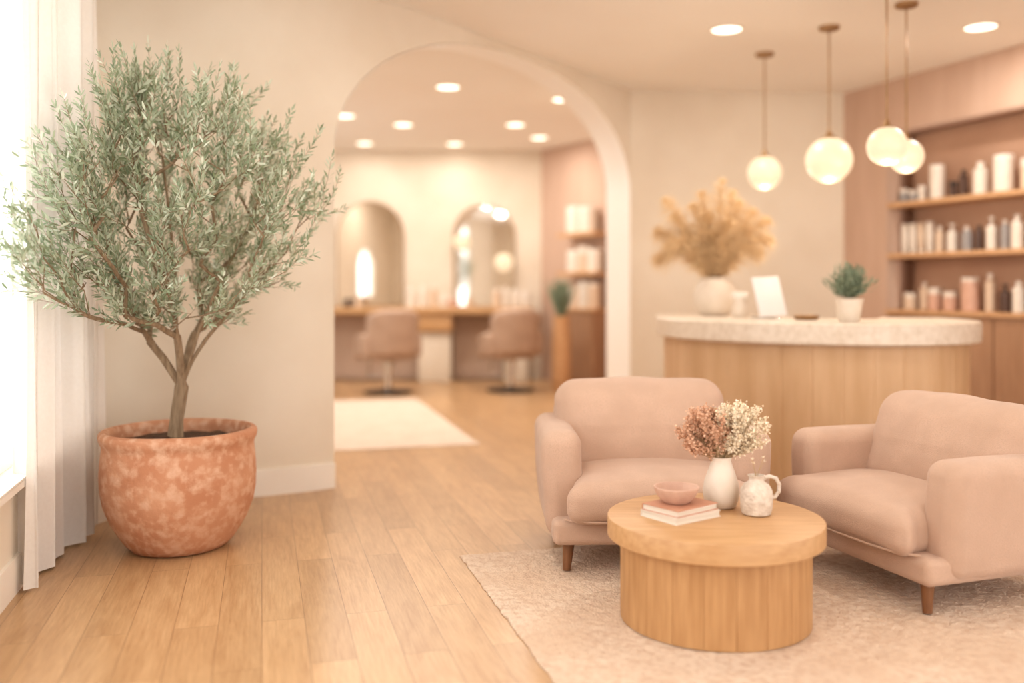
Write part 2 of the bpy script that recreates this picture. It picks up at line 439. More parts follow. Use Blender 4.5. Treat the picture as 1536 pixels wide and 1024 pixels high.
hole=[(sc-.42,1.15),(sc+.42,1.15)]+[(sc+.42*math.cos(math.pi*i/16),1.75+.40*math.sin(math.pi*i/16)) for i in range(17)]
wallpoly('wall_side',K,E1,rect(.02,LE,0,CE),[hole,rect(4.4,6.4,.9,2.6)],.14,M['wall'],1)  # rectangular opening, out of view, added to let daylight in
QE=(3.43+.393*(9.655+2.0),-2.0); dr=V((QE[0]-Q[0],QE[1]-Q[1],0)).normalized(); nr=V((dr.y,-dr.x,0))
if nr.x>0: nr=-nr
LR=L2(Q,QE)
S0,S1=.607,5.6
wallpoly('wall_right',Q,QE,rect(0,LR,0,CE),[rect(S0,S1,0.0005,2.85),rect(6.1,12.2,.3,3.05)],.34,M['wall_pink'],1)  # long second opening, out of view, added for more daylight
struct(wallbox('wall_niche',Q,dr,nr,S0-.05,S1+.05,0,2.9,-.4,-.342,M['niche']))
wallpoly('wall_front_added',(-.62,-2.0),(8.2,-2.0),rect(0,8.8,0,CE),[rect(1.5,8.3,.25,3.1)],.1,M['wall'],-1)  # unseen wall added to dim the mirrors; its opening lights the room
B0=(.43,13.7); B1=(1.32,12.37); B2=(1.55,9.8)
wallpoly('wall_far',(-4.9,13.7),B0,rect(0,5.33,0,CE),[],.2,M['wall'],1)
wallpoly('wall_salon_right',B0,B1,rect(0,L2(B0,B1),0,CE),[],.2,M['wall_pink'],1)
wallpoly('wall_salon_near',B1,B2,rect(0,L2(B1,B2),0,CE),[],.2,M['wall_pink'],1)

# ------------------------------------------------------------ rugs
rd=V((-.26,.966,0)).normalized(); ru=V((.966,.26,0)).normalized()
def rug(name,corner,w,l,m,label,step=.05,amp=.002,fr=12,th=.012):
    b=MB(); nx,ny=int(w/step),int(l/step)
    g=[]
    for j in range(ny+1):
        for i in range(nx+1):
            p=V(corner)+ru*(w*i/nx)-rd*(l*j/ny)
            e=min(i,nx-i,j,ny-j)
            z=th*(0.5 if e==0 else 1)+ amp*noise.noise(p*fr)+amp*.6*noise.noise(p*fr*2.3)
            w2=0.006*noise.noise(p*14)+.004*noise.noise(p*60) if e==0 else 0
            g.append((p.x+w2,p.y+w2,z))
    fs=[(j*(nx+1)+i,(j+1)*(nx+1)+i,(j+1)*(nx+1)+i+1,j*(nx+1)+i+1) for j in range(ny) for i in range(nx)]
    b.add(g,fs)
    ring=[i for i in range(nx+1)]+[j*(nx+1)+nx for j in range(1,ny+1)]+[ny*(nx+1)+i for i in range(nx-1,-1,-1)]+[j*(nx+1) for j in range(ny-1,0,-1)]
    o=len(b.v); b.v+=[(b.v[i][0],b.v[i][1],0.001) for i in ring]
    for k in range(len(ring)):
        k2=(k+1)%len(ring); b.f.append((ring[k],ring[k2],o+k2,o+k))
    ob=b.obj(name,m,recalc=True)
    return top(ob,label,'rug')
rug('area_rug',(-.26,4.67,0),3.7,2.9,M['rug'],'large rose-beige wool rug under the coffee table and armchairs',.0075,.0040,30,.010)
rug('salon_rug',(-3.0,10.8,0),1.90,3.42,M['rug2'],'plain cream rug on the oak floor inside the archway')

# ------------------------------------------------------------ curtain
def curtain():
    A=V((-2.17,4.10,0)); B=V((-2.36,5.40,0)); b=MB()
    nx,nz=170,30; zt=3.3
    dd=(B-A); ln=dd.length; dd.normalize(); nn=V((dd.y,-dd.x,0))
    for j in range(nz+1):
        z=.015+(zt-.015)*j/nz
        k=j/nz
        for i in range(nx+1):
            u=i/nx
            amp=.046*(1-.3*k)*(.75+.4*math.sin(u*11+1))
            ph=u*2*math.pi*7.5+1.2*math.sin(u*7)+.35*math.sin(z*1.1+u*9)
            off=amp*math.sin(ph)+.022*math.sin(ph*.43+1.3+z*.5)
            p=A+dd*(u*ln*(1-.12*k)+.016*math.sin(ph*2))+nn*off
            b.v.append((p.x,p.y,z))
    for j in range(nz):
        for i in range(nx):
            b.f.append((j*(nx+1)+i,j*(nx+1)+i+1,(j+1)*(nx+1)+i+1,(j+1)*(nx+1)+i))
    e=empty('curtain',(0,0,0),'sheer white floor-length curtain hanging at the window','curtain')
    b.obj('drape',M['sheer'],e)
    MB().tube([A+V((.0,-.3,3.32)),B+V((0,.05,3.32))],.018,8).obj('curtain_track',M['trim'],e)
curtain()

# ------------------------------------------------------------ potted olive tree
def olive():
    cx,cy=-1.736,4.87
    e=empty('potted_olive_tree',(cx,cy,0),'airy silvery-green olive tree in a weathered terracotta pot by the curtain','potted tree')
    wob=lambda a,z:1+.010*math.sin(3*a+4*z)+.006*math.sin(5*a+9*z)
    prof=[(0,0),(.20,0),(.238,.008),(.266,.035),(.300,.085),(.340,.155),(.370,.235),(.384,.31),(.388,.38),(.385,.44),(.379,.50),(.376,.528),(.378,.545),(.385,.558),(.391,.573),(.393,.588),(.390,.603),(.380,.613),(.362,.616),(.348,.606),(.340,.58),(.342,.5),(.3,.48)]
    MB().lathe(prof,64,wob=wob).obj('plant_pot',M['terracotta'],e)
    b=MB(); n=40; rings=8
    b.v.append((0,0,.565))
    for r in range(1,rings+1):
        for k in range(n):
            a=2*math.pi*k/n; rr=.344*r/rings
            b.v.append((rr*math.cos(a),rr*math.sin(a),.545+.03*(1-r/rings)+.016*noise.noise(V((rr*math.cos(a)*14,rr*math.sin(a)*14,1)))))
    for k in range(n): b.f.append((0,1+k,1+(k+1)%n))
    for r in range(rings-1):
        for k in range(n):
            o=1+r*n; b.f.append((o+k,o+n+k,o+n+(k+1)%n,o+(k+1)%n))
    b.obj('soil',M['soil'],e)
    def lean(p):
        x,y,z=p; th=-.12
        if x<th:
            x2=th+(x-th)*.30
            y=y-(x2-x)*1.62; x=x2
        return (x,y,z)
    nodes=[];par=[]
    def addn(p,q): nodes.append(V(p)); par.append(q); return len(nodes)-1
    def poly(start,pts,step=.05):
        cur=start
        P=[nodes[start]]+[V(p) for p in pts]
        for i in range(len(P)-1):
            p0=P[max(0,i-1)];p1=P[i];p2=P[i+1];p3=P[min(len(P)-1,i+2)]
            n_=max(2,int((p2-p1).length/step))
            for k in range(1,n_+1):
                t=k/n_
                q=.5*((2*p1)+(p2-p0)*t+(2*p0-5*p1+4*p2-p3)*t*t+(-p0+3*p1-3*p2+p3)*t**3)
                q=q+V((noise.noise(q*6),noise.noise(q*6+V((9,0,0))),0))*.008
                cur=addn(q,cur)
        return cur
    r0=addn((-.02,0,.53),-1)
    fk=poly(r0,[(-.015,0,.65),(.012,0,.83)])
    mains=[[(-.08,-.02,.98),(-.22,-.05,1.18),(-.42,-.08,1.5),(-.50,-.1,1.8)],
           [(-.03,.05,1.05),(-.05,.08,1.35),(-.08,.05,1.8),(-.12,0,2.25)],
           [(.07,-.02,1.0),(.17,-.05,1.25),(.36,-.1,1.6),(.46,-.05,1.9)],
           [(.10,.0,1.02),(.27,-.02,1.22),(.48,-.04,1.45)],
           [(.03,-.1,1.05),(.03,-.25,1.35),(-.05,-.4,1.7)],
           [(.04,.12,1.1),(.15,.32,1.4),(.2,.45,1.75)]]
    for m_ in mains: poly(fk,m_)
    ZW=[(1.15,.36),(1.25,.60),(1.40,.77),(1.58,.81),(1.78,.80),(1.94,.68),(2.08,.55),(2.20,.44),(2.30,.30),(2.38,.18)]
    def hw(z):
        if z<=ZW[0][0] or z>=ZW[-1][0]: return 0
        for (a,wa),(b_,wb) in zip(ZW,ZW[1:]):
            if a<=z<=b_: return wa+(wb-wa)*(z-a)/(b_-a)
    tips=[]
    tries=0
    while len(tips)<300 and tries<40000:
        tries+=1
        z=R.uniform(1.16,2.37); w=hw(z); a=R.uniform(0,2*math.pi); rr=w*(R.uniform(.05,1)**.5)
        lump=.84+.5*noise.noise(V((math.cos(a)*2.4,math.sin(a)*2.4,z*3.6)))+.04
        rr*=min(1.04,lump)
        if noise.noise(V((rr*math.cos(a)*4.2,rr*math.sin(a)*4.2,z*4.2)))<-.2: continue
        p=V((-.04+rr*math.cos(a),rr*.82*math.sin(a)-.05,z))
        if all((p-t).length>.085 for t in tips): tips.append(p)
    f0=nodes[fk]
    tips.sort(key=lambda p:(p-f0).length)
    ends=[]
    for t in tips:
        best=None;bd=9e9
        for i,q in enumerate(nodes):
            if i<=fk+2: continue
            d=(t-q).length + (1.4*max(0,q.z-t.z+.08)) + .25*max(0,(V((q.x,q.y,0))).length-(V((t.x,t.y,0))).length)
            if d<bd: bd=d;best=i
        q=nodes[best]; mid=(q+t)/2; mid.z-=.03*(t-q).length
        ends.append(poly(best,[mid,t],.05))
    cnt=[0]*len(nodes)
    for en in ends:
        i=en
        while i!=-1: cnt[i]+=1; i=par[i]
    rad=[max(.0011,.0021*(c_**.5)) if c_ else .0011 for c_ in cnt]
    child={}
    for i,p_ in enumerate(par): child.setdefault(p_,[]).append(i)
    tb=MB()
    def chain(i):
        pts=[i]
        while True:
            ch=child.get(pts[-1],[])
            if not ch: break
            ch=sorted(ch,key=lambda c_:-cnt[c_])
            for o_ in ch[1:]: stack.append((pts[-1],o_))
            pts.append(ch[0])
        return pts
    stack=[(-1,r0)]
    while stack:
        p_,i=stack.pop(); c_=chain(i)
        ids=([p_] if p_!=-1 else [])+c_
        if len(ids)<2: continue
        rr=[rad[k] for k in ids]
        if p_!=-1: rr[0]=min(rad[p_],rad[i]*1.15)
        else: rr[0]*=1.35; rr[1]*=1.15
        tb.tube([V(lean(nodes[k])) for k in ids],rr,8 if rr[0]>.01 else 4)
    tb.obj('trunk',M['bark'],e)
    lb=MB(); tw=MB()
    def leaf(p,d,L,w):
        d=d.normalized()
        s_=d.cross(V((R.uniform(-1,1),R.uniform(-1,1),R.uniform(-.2,1.2))))
        if s_.length<1e-3: return
        s_.normalize(); nn=s_.cross(d)
        p=V(lean(p))
        b0=p; c1=p+d*L*.35+nn*L*.03; c2=p+d*L*.7+nn*L*.02; t=p+d*L-nn*L*.04
        lb.add([b0,c1+s_*w,c2+s_*w*.8,t,c2-s_*w*.8,c1-s_*w],[(0,1,2,3,4,5)])
    def twig(p,d,L):
        pts=[p]; cur=p; dd=d.normalized()
        n_=max(4,int(L/.021))
        for k in range(n_):
            dd=(dd+V((R.uniform(-.1,.1),R.uniform(-.1,.1),R.uniform(-.03,.13)))).normalized()
            cur=cur+dd*(L/n_); pts.append(cur)
            perp=dd.cross(V((R.uniform(-1,1),R.uniform(-1,1),R.uniform(-1,1)))).normalized()
            sz=R.uniform(.044,.066)*(1-.3*k/n_)
            for sg in (1,-1):
                if R.random()<.93: leaf(cur,dd*R.uniform(.7,1.1)+perp*sg*R.uniform(.6,1.0)+V((0,0,.1)),sz,sz*R.uniform(.10,.135))
        leaf(cur,dd,.05,.0055)
        tw.tube([V(lean(q)) for q in (pts[::2] if len(pts)>4 else pts)],.0011,3,caps=False)
    cen=V((-.05,0,1.4))
    for en in ends:
        p=nodes[en]
        od=(p-cen); od.z=od.z*.6+.36; od.normalize()
        twig(p,od+V((R.uniform(-.3,.3),R.uniform(-.3,.3),R.uniform(-.1,.5))),R.uniform(.15,.28))
        for _ in range(2):
            k=R.randint(0,4); j=en
            for _2 in range(k):
                if par[j]>fk: j=par[j]
            q=nodes[j]
            twig(q,od+V((R.uniform(-.9,.9),R.uniform(-.9,.9),R.uniform(-.8,.6))),R.uniform(.10,.21))
    tw.obj('twigs',M['bark'],e)
    f=lb.obj('foliage',M['leaf'],e,smooth=False); f['kind']='stuff'
olive()

# ------------------------------------------------------------ armchair
def armchair():
    W=1.12
    e=empty('armchair',(.69,4.78,0),'rose-beige velvet lounge armchair with brown wooden legs behind the coffee table','armchair',rot=math.radians(1.5))
    e['group']='pair of rose-beige lounge armchairs'
    F_=M['fabric']
    def wr(s,a=.006,f=5): return lambda p: p+V((noise.noise(V(p)*f+V((s,0,0))),noise.noise(V(p)*f+V((0,s,3))),noise.noise(V(p)*f+V((5,s,0)))))*a
    MB().rbox((W-.10,.82,.12),.035,(0,-.01,.185),8,3).obj('seat_frame',F_,e)
    for sg in (-1,1):
        def fa(p,sg=sg):
            z=p.z/.265
            k=(1-z)/2
            x=p.x - sg*.03*k*k*1.2
            y=p.y
            if p.y<0: y=p.y+ .02*max(0,z)**2*(-p.y/.4) + .02*k*k
            return wr(3+sg,.004,4)(V((x,y,p.z)))
        MB().rbox((.195,.77,.52),.072,(sg*(W/2-.098),.045,.385),10,6,fa).obj('armrest',F_,e)
    def fs(p):
        u=p.x/((W-.26)/2); v=(p.y)/.34
        q=V(p)
        b=max(0,(1-u*u))*max(0,(1-v*v))
        if p.z>0: q.z+=.04*b
        if p.y<0: q.y-=.02*(1-u*u)*max(0,1-(p.z/.1)**2)
        if p.y<-.27: q.x*=1+.14*min(1,(-p.y-.27)/.08)
        return wr(11,.007,5)(q)
    MB().rbox((W-.29,.74,.20),.078,(0,-.115,.328),20,6,fs).obj('seat_cushion',F_,e)
    pts=[]
    hw_=(W-.29)/2*1.12
    for i in range(25):
        t=-1+2*i/24
        x=hw_*t; yy=-.115-.37-.012*(1-t*t)+.07*(abs(t)**7)
        pts.append((x*.985,yy+.004,.252))
    MB().tube(pts,.005,6).obj('seat_piping',F_,e)
    def fb(p):
        q=V(p); z=(p.z+.33)/.66
        q.y+= .10*z
        q.x*=1-.04*z*z
        return wr(21,.004,4)(q)
    MB().rbox((.93,.15,.60),.07,(0,.32,.43),10,5,fb).obj('backrest',F_,e)
    def fc(p):
        u=p.x/.44; z=p.z/.23
        q=V(p)
        if p.y<0: q.y-=.07*max(0,1-u*u)*max(0,1-z*z)
        q.z+=.018*(1-u*u)*(1 if p.z>0 else 0)
        q.y+=.15*(z+1)*.5
        if p.y<0:
            fold=sum(a_*math.exp(-((p.x-x0-.12*z*(x0+.02)*4)/w_)**2) for x0,w_,a_ in ((-.13,.016,.8),(-.02,.014,1.1),(.07,.018,.9),(.2,.016,.6)))
            q.y+=.011*fold*max(0,z+.1)
        return wr(31,.009,5)(q)
    MB().rbox((.90,.24,.47),.10,(0,.11,.595),24,7,fc).obj('back_cushion',F_,e)
    for sx in (-1,1):
        for sy in (-1,1):
            x,y=sx*(W/2-.13),sy*.33+(-.02 if sy<0 else .02)
            MB().tube([(x+sx*.012,y+sy*.012,0.0),(x,y,.14)],[.019,.03],16).obj('leg',M['walnut'],e)
    return e
ch=armchair()
c2=dup(ch,loc=(1.90,4.36,0),rot=math.radians(-71),scale=(1,1,.965),label='rose-beige velvet lounge armchair turned sideways on the rug')
for c in (ch,c2): c.location.z=.014

# ------------------------------------------------------------ coffee table
TX,TY,TZ=.822,3.79,.014
def table():
    e=empty('coffee_table',(TX,TY,TZ),'round drum coffee table in light oak with overhanging top','coffee table')
    r=.432; z1=.42-TZ; z0=z1-.080
    MB().lathe([(0,z0),(r-.004,z0),(r,z0+.004),(r,z1-.005),(r-.0015,z1-.0015),(r-.005,z1),(0,z1)],160).obj('tabletop',M['oak'],e)
    b=MB(); n=20; ang=[]
    for k in range(n):
        a0=2*math.pi*k/n; da=2*math.pi/n
        for t,rr in ((0,.3775),(.007,.3794),(.014,.38),(.25,.38),(.5,.38),(.75,.38),(.986,.38),(.993,.3794)):
            ang.append((a0+da*t,rr))
    m_=len(ang)
    for z in (0,z0):
        for (a,rr) in ang: b.v.append((rr*math.cos(a),rr*math.sin(a),z))
    for k in range(m_): b.f.append((k,(k+1)%m_,m_+(k+1)%m_,m_+k))
    b.f.append(tuple(range(m_))[::-1]); b.f.append(tuple(range(m_,2*m_)))
    b.obj('table_base',M['oak_v'],e,smooth=False)
table()
TT=.42
def book(name,c,z,w,l,t,rot,m,label):
    e=empty(name,(c[0],c[1],z),label,'book',rot=rot,group='books on the coffee table')
    b=MB(); ct=.003
    b.box((-l/2,-w/2,0),(l/2,w/2,ct)).box((-l/2,-w/2,t-ct),(l/2,w/2,t)).box((-l/2,w/2-ct,ct),(l/2,w/2,t-ct))
    b.obj('cover',m,e,smooth=False)
    MB().box((-l/2+.004,-w/2+.005,ct),(l/2-.004,w/2-ct,t-ct)).obj('page_block',M['paper'],e,smooth=False)
book('book',(.685,3.79),TT,.20,.255,.027,math.radians(36),M['whitebook'],'white hardcover book at the bottom of the stack')
book('book',(.683,3.793),TT+.0272,.19,.245,.026,math.radians(39),M['pinkbook'],'rust-pink hardcover book lying on a white book')
bz=TT+.0534
b=MB().lathe([(0,0),(.045,0),(.055,.006),(.075,.026),(.088,.05),(.0915,.064),(.089,.068),(.084,.066),(.079,.048),(.062,.024),(.03,.014),(0,.013)],40,wob=lambda a,z:1+.02*math.sin(3*a+1)+.012*math.sin(7*a)*(z*14))
top(b.obj('decorative_bowl',M['pinkstone'],loc=(.668,3.795,bz)),'shallow pink stoneware bowl resting on stacked books','bowl')
VX,VY=.885,3.95
b=MB().lathe([(0,0),(.052,0),(.062,.006),(.073,.035),(.0765,.07),(.071,.105),(.058,.145),(.047,.175),(.042,.195),(.044,.21),(.040,.212),(.037,.195),(.04,.17),(.03,.12),(0,.10)],48)
top(b.obj('flower_vase',M['white'],loc=(VX,VY,TT)),'matte cream ceramic vase on the coffee table holding dried flowers','vase')
def bouquet(name,label,c,spread,top_z,n,mpet,seed,pet):
    rr=random.Random(seed)
    e=empty(name,(VX,VY,TT),label,'dried flowers')
    st=MB(); pb=MB()
    for i in range(n):
        th=rr.uniform(0,2*math.pi); q=rr.uniform(0,1)**.5*rr.choice((1,1,1,1.22))
        tip=V((c[0]+spread[0]*q*math.cos(th),c[1]+spread[1]*q*math.sin(th),top_z+spread[2]*rr.uniform(-1,1)*(1.1-.4*q)))
        base=V((c[0]*.12+rr.uniform(-.012,.012),rr.uniform(-.015,.015),.135))
        mid=base*.5+tip*.5; mid.x=base.x*.6+tip.x*.4; mid.y=base.y*.6+tip.y*.4
        neck=V((base.x*1.2,base.y*1.2,.205))
        st.tube([base,neck,mid+V((0,0,.02)),tip],[.0013,.0013,.001,.0008],4,caps=False)
        ax=(tip-mid).normalized()
        for k in range(pet):
            o=V((rr.gauss(0,1),rr.gauss(0,1),rr.gauss(0,1))).normalized()*rr.uniform(.002,.019)
            p=tip+o+ax*rr.uniform(-.035,.018)
            s=rr.uniform(.0038,.008)
            d=(V((rr.gauss(0,1),rr.gauss(0,1),rr.gauss(0,1)))+ax*1.0).normalized(); u=d.cross(V((rr.gauss(0,1),rr.gauss(0,1),rr.gauss(0,1)))).normalized()
            w_=u.cross(d)
            pb.add([p-u*s*.6,p-u*s*.2+d*s*1.3+w_*s*.3,p+u*s*.7+d*s*.9,p+u*s*.5-w_*s*.3],[(0,1,2,3)])
    st.obj('stems',M['stem'],e)
    f=pb.obj('blossoms',mpet,e,smooth=False); f['kind']='stuff'
bouquet('dried_peach_flowers','bunch of feathery peach-tan dried blossoms in the cream vase',(-.065,-.01,.0),(.10,.075,.105),.322,115,M['pinkflower'],3,58)
bouquet('dried_cream_flowers','bunch of feathery creamy white dried blossoms in the cream vase',(.078,.0,.0),(.10,.065,.10),.338,100,M['creamflower'],5,60)
e=empty('ceramic_jug',(1.0,3.82,TT),'small textured cream ceramic jug with one handle beside the vase','jug')
MB().lathe([(0,0),(.048,0),(.058,.006),(.064,.03),(.066,.07),(.064,.1),(.052,.122),(.034,.134),(.029,.142),(.031,.154),(.036,.16),(.032,.161),(.026,.145),(.03,.125),(0,.12)],44,wob=lambda a,z:1+.006*math.sin(9*a)*math.sin(z*80)).obj('jug_body',M['whitetex'],e)
MB().tube([V((.028,-.004,.148)),V((.05,-.008,.158)),V((.077,-.012,.15)),V((.09,-.014,.125)),V((.088,-.014,.095)),V((.074,-.012,.075)),V((.060,-.008,.07))],[.008,.008,.008,.008,.008,.008,.009],10).obj('jug_handle',M['whitetex'],e)
b=MB(); lf=MB()
rr=random.Random(4)
for i in range(5):
    x=rr.uniform(-.03,.04); b.tube([(0,0,.13),(x*.3,rr.uniform(-.01,.01),.17),(x,rr.uniform(-.02,.02),.2+rr.uniform(0,.03))],.0012,4,caps=False)
    p=V(b.v[-1])
    for k in range(5):
        d=V((rr.uniform(-1,1),rr.uniform(-1,1),rr.uniform(0,1))).normalized(); u=d.cross(V((0,.3,1))).normalized()
        lf.add([p,p+d*.007+u*.003,p+d*.014,p+d*.007-u*.003],[(0,1,2,3)])
e=empty('dried_sprigs',(1.0,3.82,TT),'thin dry sprigs standing in the small cream jug','dried flowers')
b.obj('stems',M['stem'],e); f=lf.obj('buds',M['creamflower'],e,smooth=False); f['kind']='stuff'

# ------------------------------------------------------------ reception counter
def catm(P,per=10):
    o=[]; n=len(P)
    for i in range(n-1):
        p0=V(P[max(0,i-1)]);p1=V(P[i]);p2=V(P[i+1]);p3=V(P[min(n-1,i+2)])
        for k in range(per):
            t=k/per
            o.append(.5*((2*p1)+(p2-p0)*t+(2*p0-5*p1+4*p2-p3)*t*t+(-p0+3*p1-3*p2+p3)*t**3))
    o.append(V(P[-1])); return o
outer=catm([(1.2,7.75,0),(1.11,7.15,0),(1.2,6.55,0),(1.58,6.08,0),(2.15,5.82,0),(2.68,5.84,0),(3.08,6.12,0),(3.22,6.6,0),(3.22,7.0,0)],10)
inner=catm([(1.95,7.75,0),(1.95,7.2,0),(2.1,6.85,0),(2.4,6.68,0),(2.6,6.7,0),(2.72,6.85,0),(2.75,7.0,0)],8)
def prism(outline,z0,z1,b=None,bev=0):
    b=b or MB(); n=len(outline)
    levels=[(z0,bev),(z0+bev,0),(z1-bev,0),(z1,bev)] if bev else [(z0,0),(z1,0)]
    vs=[]
    for z,ins in levels:
        for i,p in enumerate(outline):
            a=outline[i-1]; c_=outline[(i+1)%n]; t=(c_-a); t.normalize(); nn=V((-t.y,t.x,0))
            q=p+nn*ins
            vs.append((q.x,q.y,z))
    fs=[]
    for l in range(len(levels)-1):
        for i in range(n): fs.append((l*n+i,l*n+(i+1)%n,(l+1)*n+(i+1)%n,(l+1)*n+i))
    fs.append(tuple(range(n))[::-1]); fs.append(tuple((len(levels)-1)*n+i for i in range(n)))
    return b.add(vs,fs)
CT=1.12
e=empty('reception_counter',(0,0,0),'curved reception counter with cream stone top and pale oak panelled front','reception counter')
slab=outer+inner[::-1]
prism(slab,CT-.14,CT,bev=.012).obj('countertop',M['stone'],e,recalc=True)
def resample(P,step):
    o=[P[0]];acc=0
    for a,b_ in zip(P,P[1:]):
        L=(b_-a).length
        while acc+L>=step:
            t=(step-acc)/L; a=a+(b_-a)*t; o.append(a.copy()); L=(b_-a).length; acc=0
        acc+=L
    return o
def inset(P,d):
    o=[]
    for i,p in enumerate(P):
        a=P[max(0,i-1)];c_=P[min(len(P)-1,i+1)]; t=(c_-a).normalized(); nn=V((-t.y,t.x,0)); o.append(p+nn*d)
    return o
oi=inset(outer,.07); rs=resample(oi,.01)
tt=[]
for i,p in enumerate(rs):
    a=rs[max(0,i-1)];c_=rs[min(len(rs)-1,i+1)]; t=(c_-a).normalized(); nn=V((-t.y,t.x,0))
    g=.005 if i%19==0 else 0
    tt.append(p+nn*g)
inn=inset(inner,-.05)
prism(tt+inn[::-1],0.0,CT-.14).obj('counter_body',M['oak_pale'],e,smooth=False,recalc=True)

VXc,VYc=1.60,7.35
b=MB().lathe([(0,0),(.09,0),(.12,.02),(.155,.08),(.168,.15),(.16,.21),(.13,.26),(.105,.28),(.11,.295),(.1,.298),(.09,.28),(.1,.24),(0,.2)],40,wob=lambda a,z:1+.01*math.sin(4*a+z*20))
top(b.obj('large_vase',M['white'],loc=(VXc,VYc,CT)),'large rounded cream vase on the reception counter holding pampas grass','vase')
def pampas():
    rr=random.Random(12)
    e=empty('pampas_grass',(VXc,VYc,CT),'tall feathery golden-beige dried pampas plumes in the large cream vase','dried grass')
    st=MB(); pl=MB()
    specs=[(-.44,.50),(-.43,.72),(-.30,.82),(-.22,.62),(-.18,.88),(-.06,.80),(.03,1.06),(.10,.74),(.15,1.0),(.26,.72),(.32,.86),(.42,.66),(.40,.80),(-.34,.60),(.02,.62),(-.36,.96),(-.10,.98),(.22,.92),(.36,.54)]
    for i,(ax,hgt) in enumerate(specs):
        ax+=rr.uniform(-.02,.02); ay=rr.uniform(-.15,.15)
        p0=V((rr.uniform(-.04,.04),rr.uniform(-.04,.04),.22)); p1=V((ax*.22,ay*.3,.38)); p2=V((ax*.66,ay*.7,.30+.42*hgt)); p3=V((ax*1.02,ay,hgt-.06*abs(ax)*2))
        P=catm([p0,p1,p2,p3],8)
        st.tube(P,[.003]*len(P),5,caps=False)
        seg_=P[5:]
        for k in range(780):
            u=rr.random(); q=u*(len(seg_)-1); ii=min(int(q),len(seg_)-2); p=seg_[ii].lerp(seg_[ii+1],q-ii)
            t=(seg_[ii+1]-seg_[ii]).normalized()
            env=(math.sin(math.pi*min(1,u*.84+.10)))**.8
            d=V((rr.gauss(0,1),rr.gauss(0,1),rr.gauss(0,1))).normalized()
            d=(t*1.0+d*.9).normalized(); L=rr.uniform(.05,.22)*env+.015
            s=d.cross(V((rr.gauss(0,1),rr.gauss(0,1),rr.gauss(0,1)))).normalized()*.0019
            m_=p+d*L*.55
            tip=p+d*L-V((0,0,.32*L))
            pl.add([p-s,m_+s*1.2,tip,m_-s],[(0,1,2,3)])
    st.obj('stalks',M['stem'],e); f=pl.obj('plumes',M['pampas'],e,smooth=False); f['kind']='stuff'
pampas()
e=empty('storage_jar',(1.69,6.92,CT),'small white lidded jar on the counter','jar')
MB().lathe([(0,0),(.055,0),(.062,.01),(.064,.05),(.05,.10),(.045,.14),(0,.14)],28).obj('jar_body',M['white'],e)
MB().lathe([(0,.14),(.058,.14),(.062,.15),(.062,.175),(.05,.19),(0,.192)],28).obj('jar_lid',M['trim'],e)
e=empty('tablet_stand',(1.84,6.68,CT+.001),'white tablet leaning on a small stand on the counter','tablet',rot=math.radians(14))
t=MB().rbox((.215,.014,.30),.006,(0,0,0),2,2); o=t.obj('tablet',M['screen'],e); o.location=(0,.0,.158); o.rotation_euler=(math.radians(-20),math.radians(-3),0)
sb=MB().tube([(0,.12,.01),(0,.02,.17)],.008,8); sb.rbox((.16,.16,.012),.005,(0,.06,.007),2,2)
sb.obj('stand',M['chrome'],e)
e=empty('small_potted_plant',(2.21,6.12,CT),'small bushy grey-green plant in a white pot on the counter','potted plant')
MB().lathe([(0,0),(.06,0),(.066,.006),(.086,.13),(.092,.15),(.086,.152),(.08,.13),(0,.125)],32).obj('plant_pot',M['white'],e)
b=MB(); rr=random.Random(8)
for i in range(400):
    a=rr.uniform(0,2*math.pi); el=rr.uniform(.15,1.0)**.8
    d=V((math.cos(a)*(1-el)*.9,math.sin(a)*(1-el)*.9,.35+el)).normalized()
    p=V((rr.uniform(-.05,.05),rr.uniform(-.05,.05),.135)); L=rr.uniform(.09,.24)*(.8+.3*el)
    for k in range(3):
        q=p+d*L*(.4+.25*k); dd=(d+V((rr.gauss(0,.5),rr.gauss(0,.5),rr.gauss(0,.3)))).normalized(); s=dd.cross(V((rr.gauss(0,1),rr.gauss(0,1),1))).normalized()*.005
        b.add([q-dd*.02,q+dd*.015+s,q+dd*.045,q+dd*.015-s],[(0,1,2,3)])
f=b.obj('foliage',M['leafg'],e,smooth=False); f['kind']='stuff'
b=MB().lathe([(0,0),(.07,0),(.085,.012),(.09,.03),(.085,.03),(.07,.016),(0,.012)],28)
top(b.obj('trinket_dish',M['brass'],loc=(2.05,6.5,CT)),'small brown dish on the reception counter','dish')

# ------------------------------------------------------------ pendants
def pendant(x,y,z,r,label):
    e=empty('pendant_lamp',(x,y,0),label,'pendant lamp',group='globe pendants over the reception counter')
    MB().lathe([(0,CE-.03),(.06,CE-.03),(.075,CE-.022),(.078,CE-.001),(0,CE-.001)],28).obj('ceiling_canopy',M['brass'],e)
    MB().tube([(0,0,z+r+.03),(0,0,CE-.02)],.006,8).obj('cord',M['brass'],e)
    MB().lathe([(0,z+r*.93),(r*.36,z+r*.93),(r*.36,z+r*.99),(r*.2,z+r*1.06),(.012,z+r+.05),(0,z+r+.05)],24).obj('cap',M['brass'],e)
    MB().lathe([(r*math.sin(math.pi*i/24),z-r*math.cos(math.pi*i/24)) for i in range(25)],40).obj('globe_shade',M['globe'],e)
    li=bpy.data.lights.new('pendant_bulb','POINT'); li.energy=6; li.color=(1,.84,.66)
    lo=bpy.data.objects.new('pendant_bulb',li); COL.objects.link(lo); lo.parent=e; lo.location=(0,0,z-r-.09)
    li.shadow_soft_size=.05
pendant(2.165,8.0,2.327,.143,'glowing opal globe pendant on a thin brass cord')
pendant(2.44,7.18,2.324,.174,'large glowing opal globe pendant on a thin brass cord')
pendant(2.49,6.2,2.285,.128,'glowing opal globe pendant on a thin brass cord')
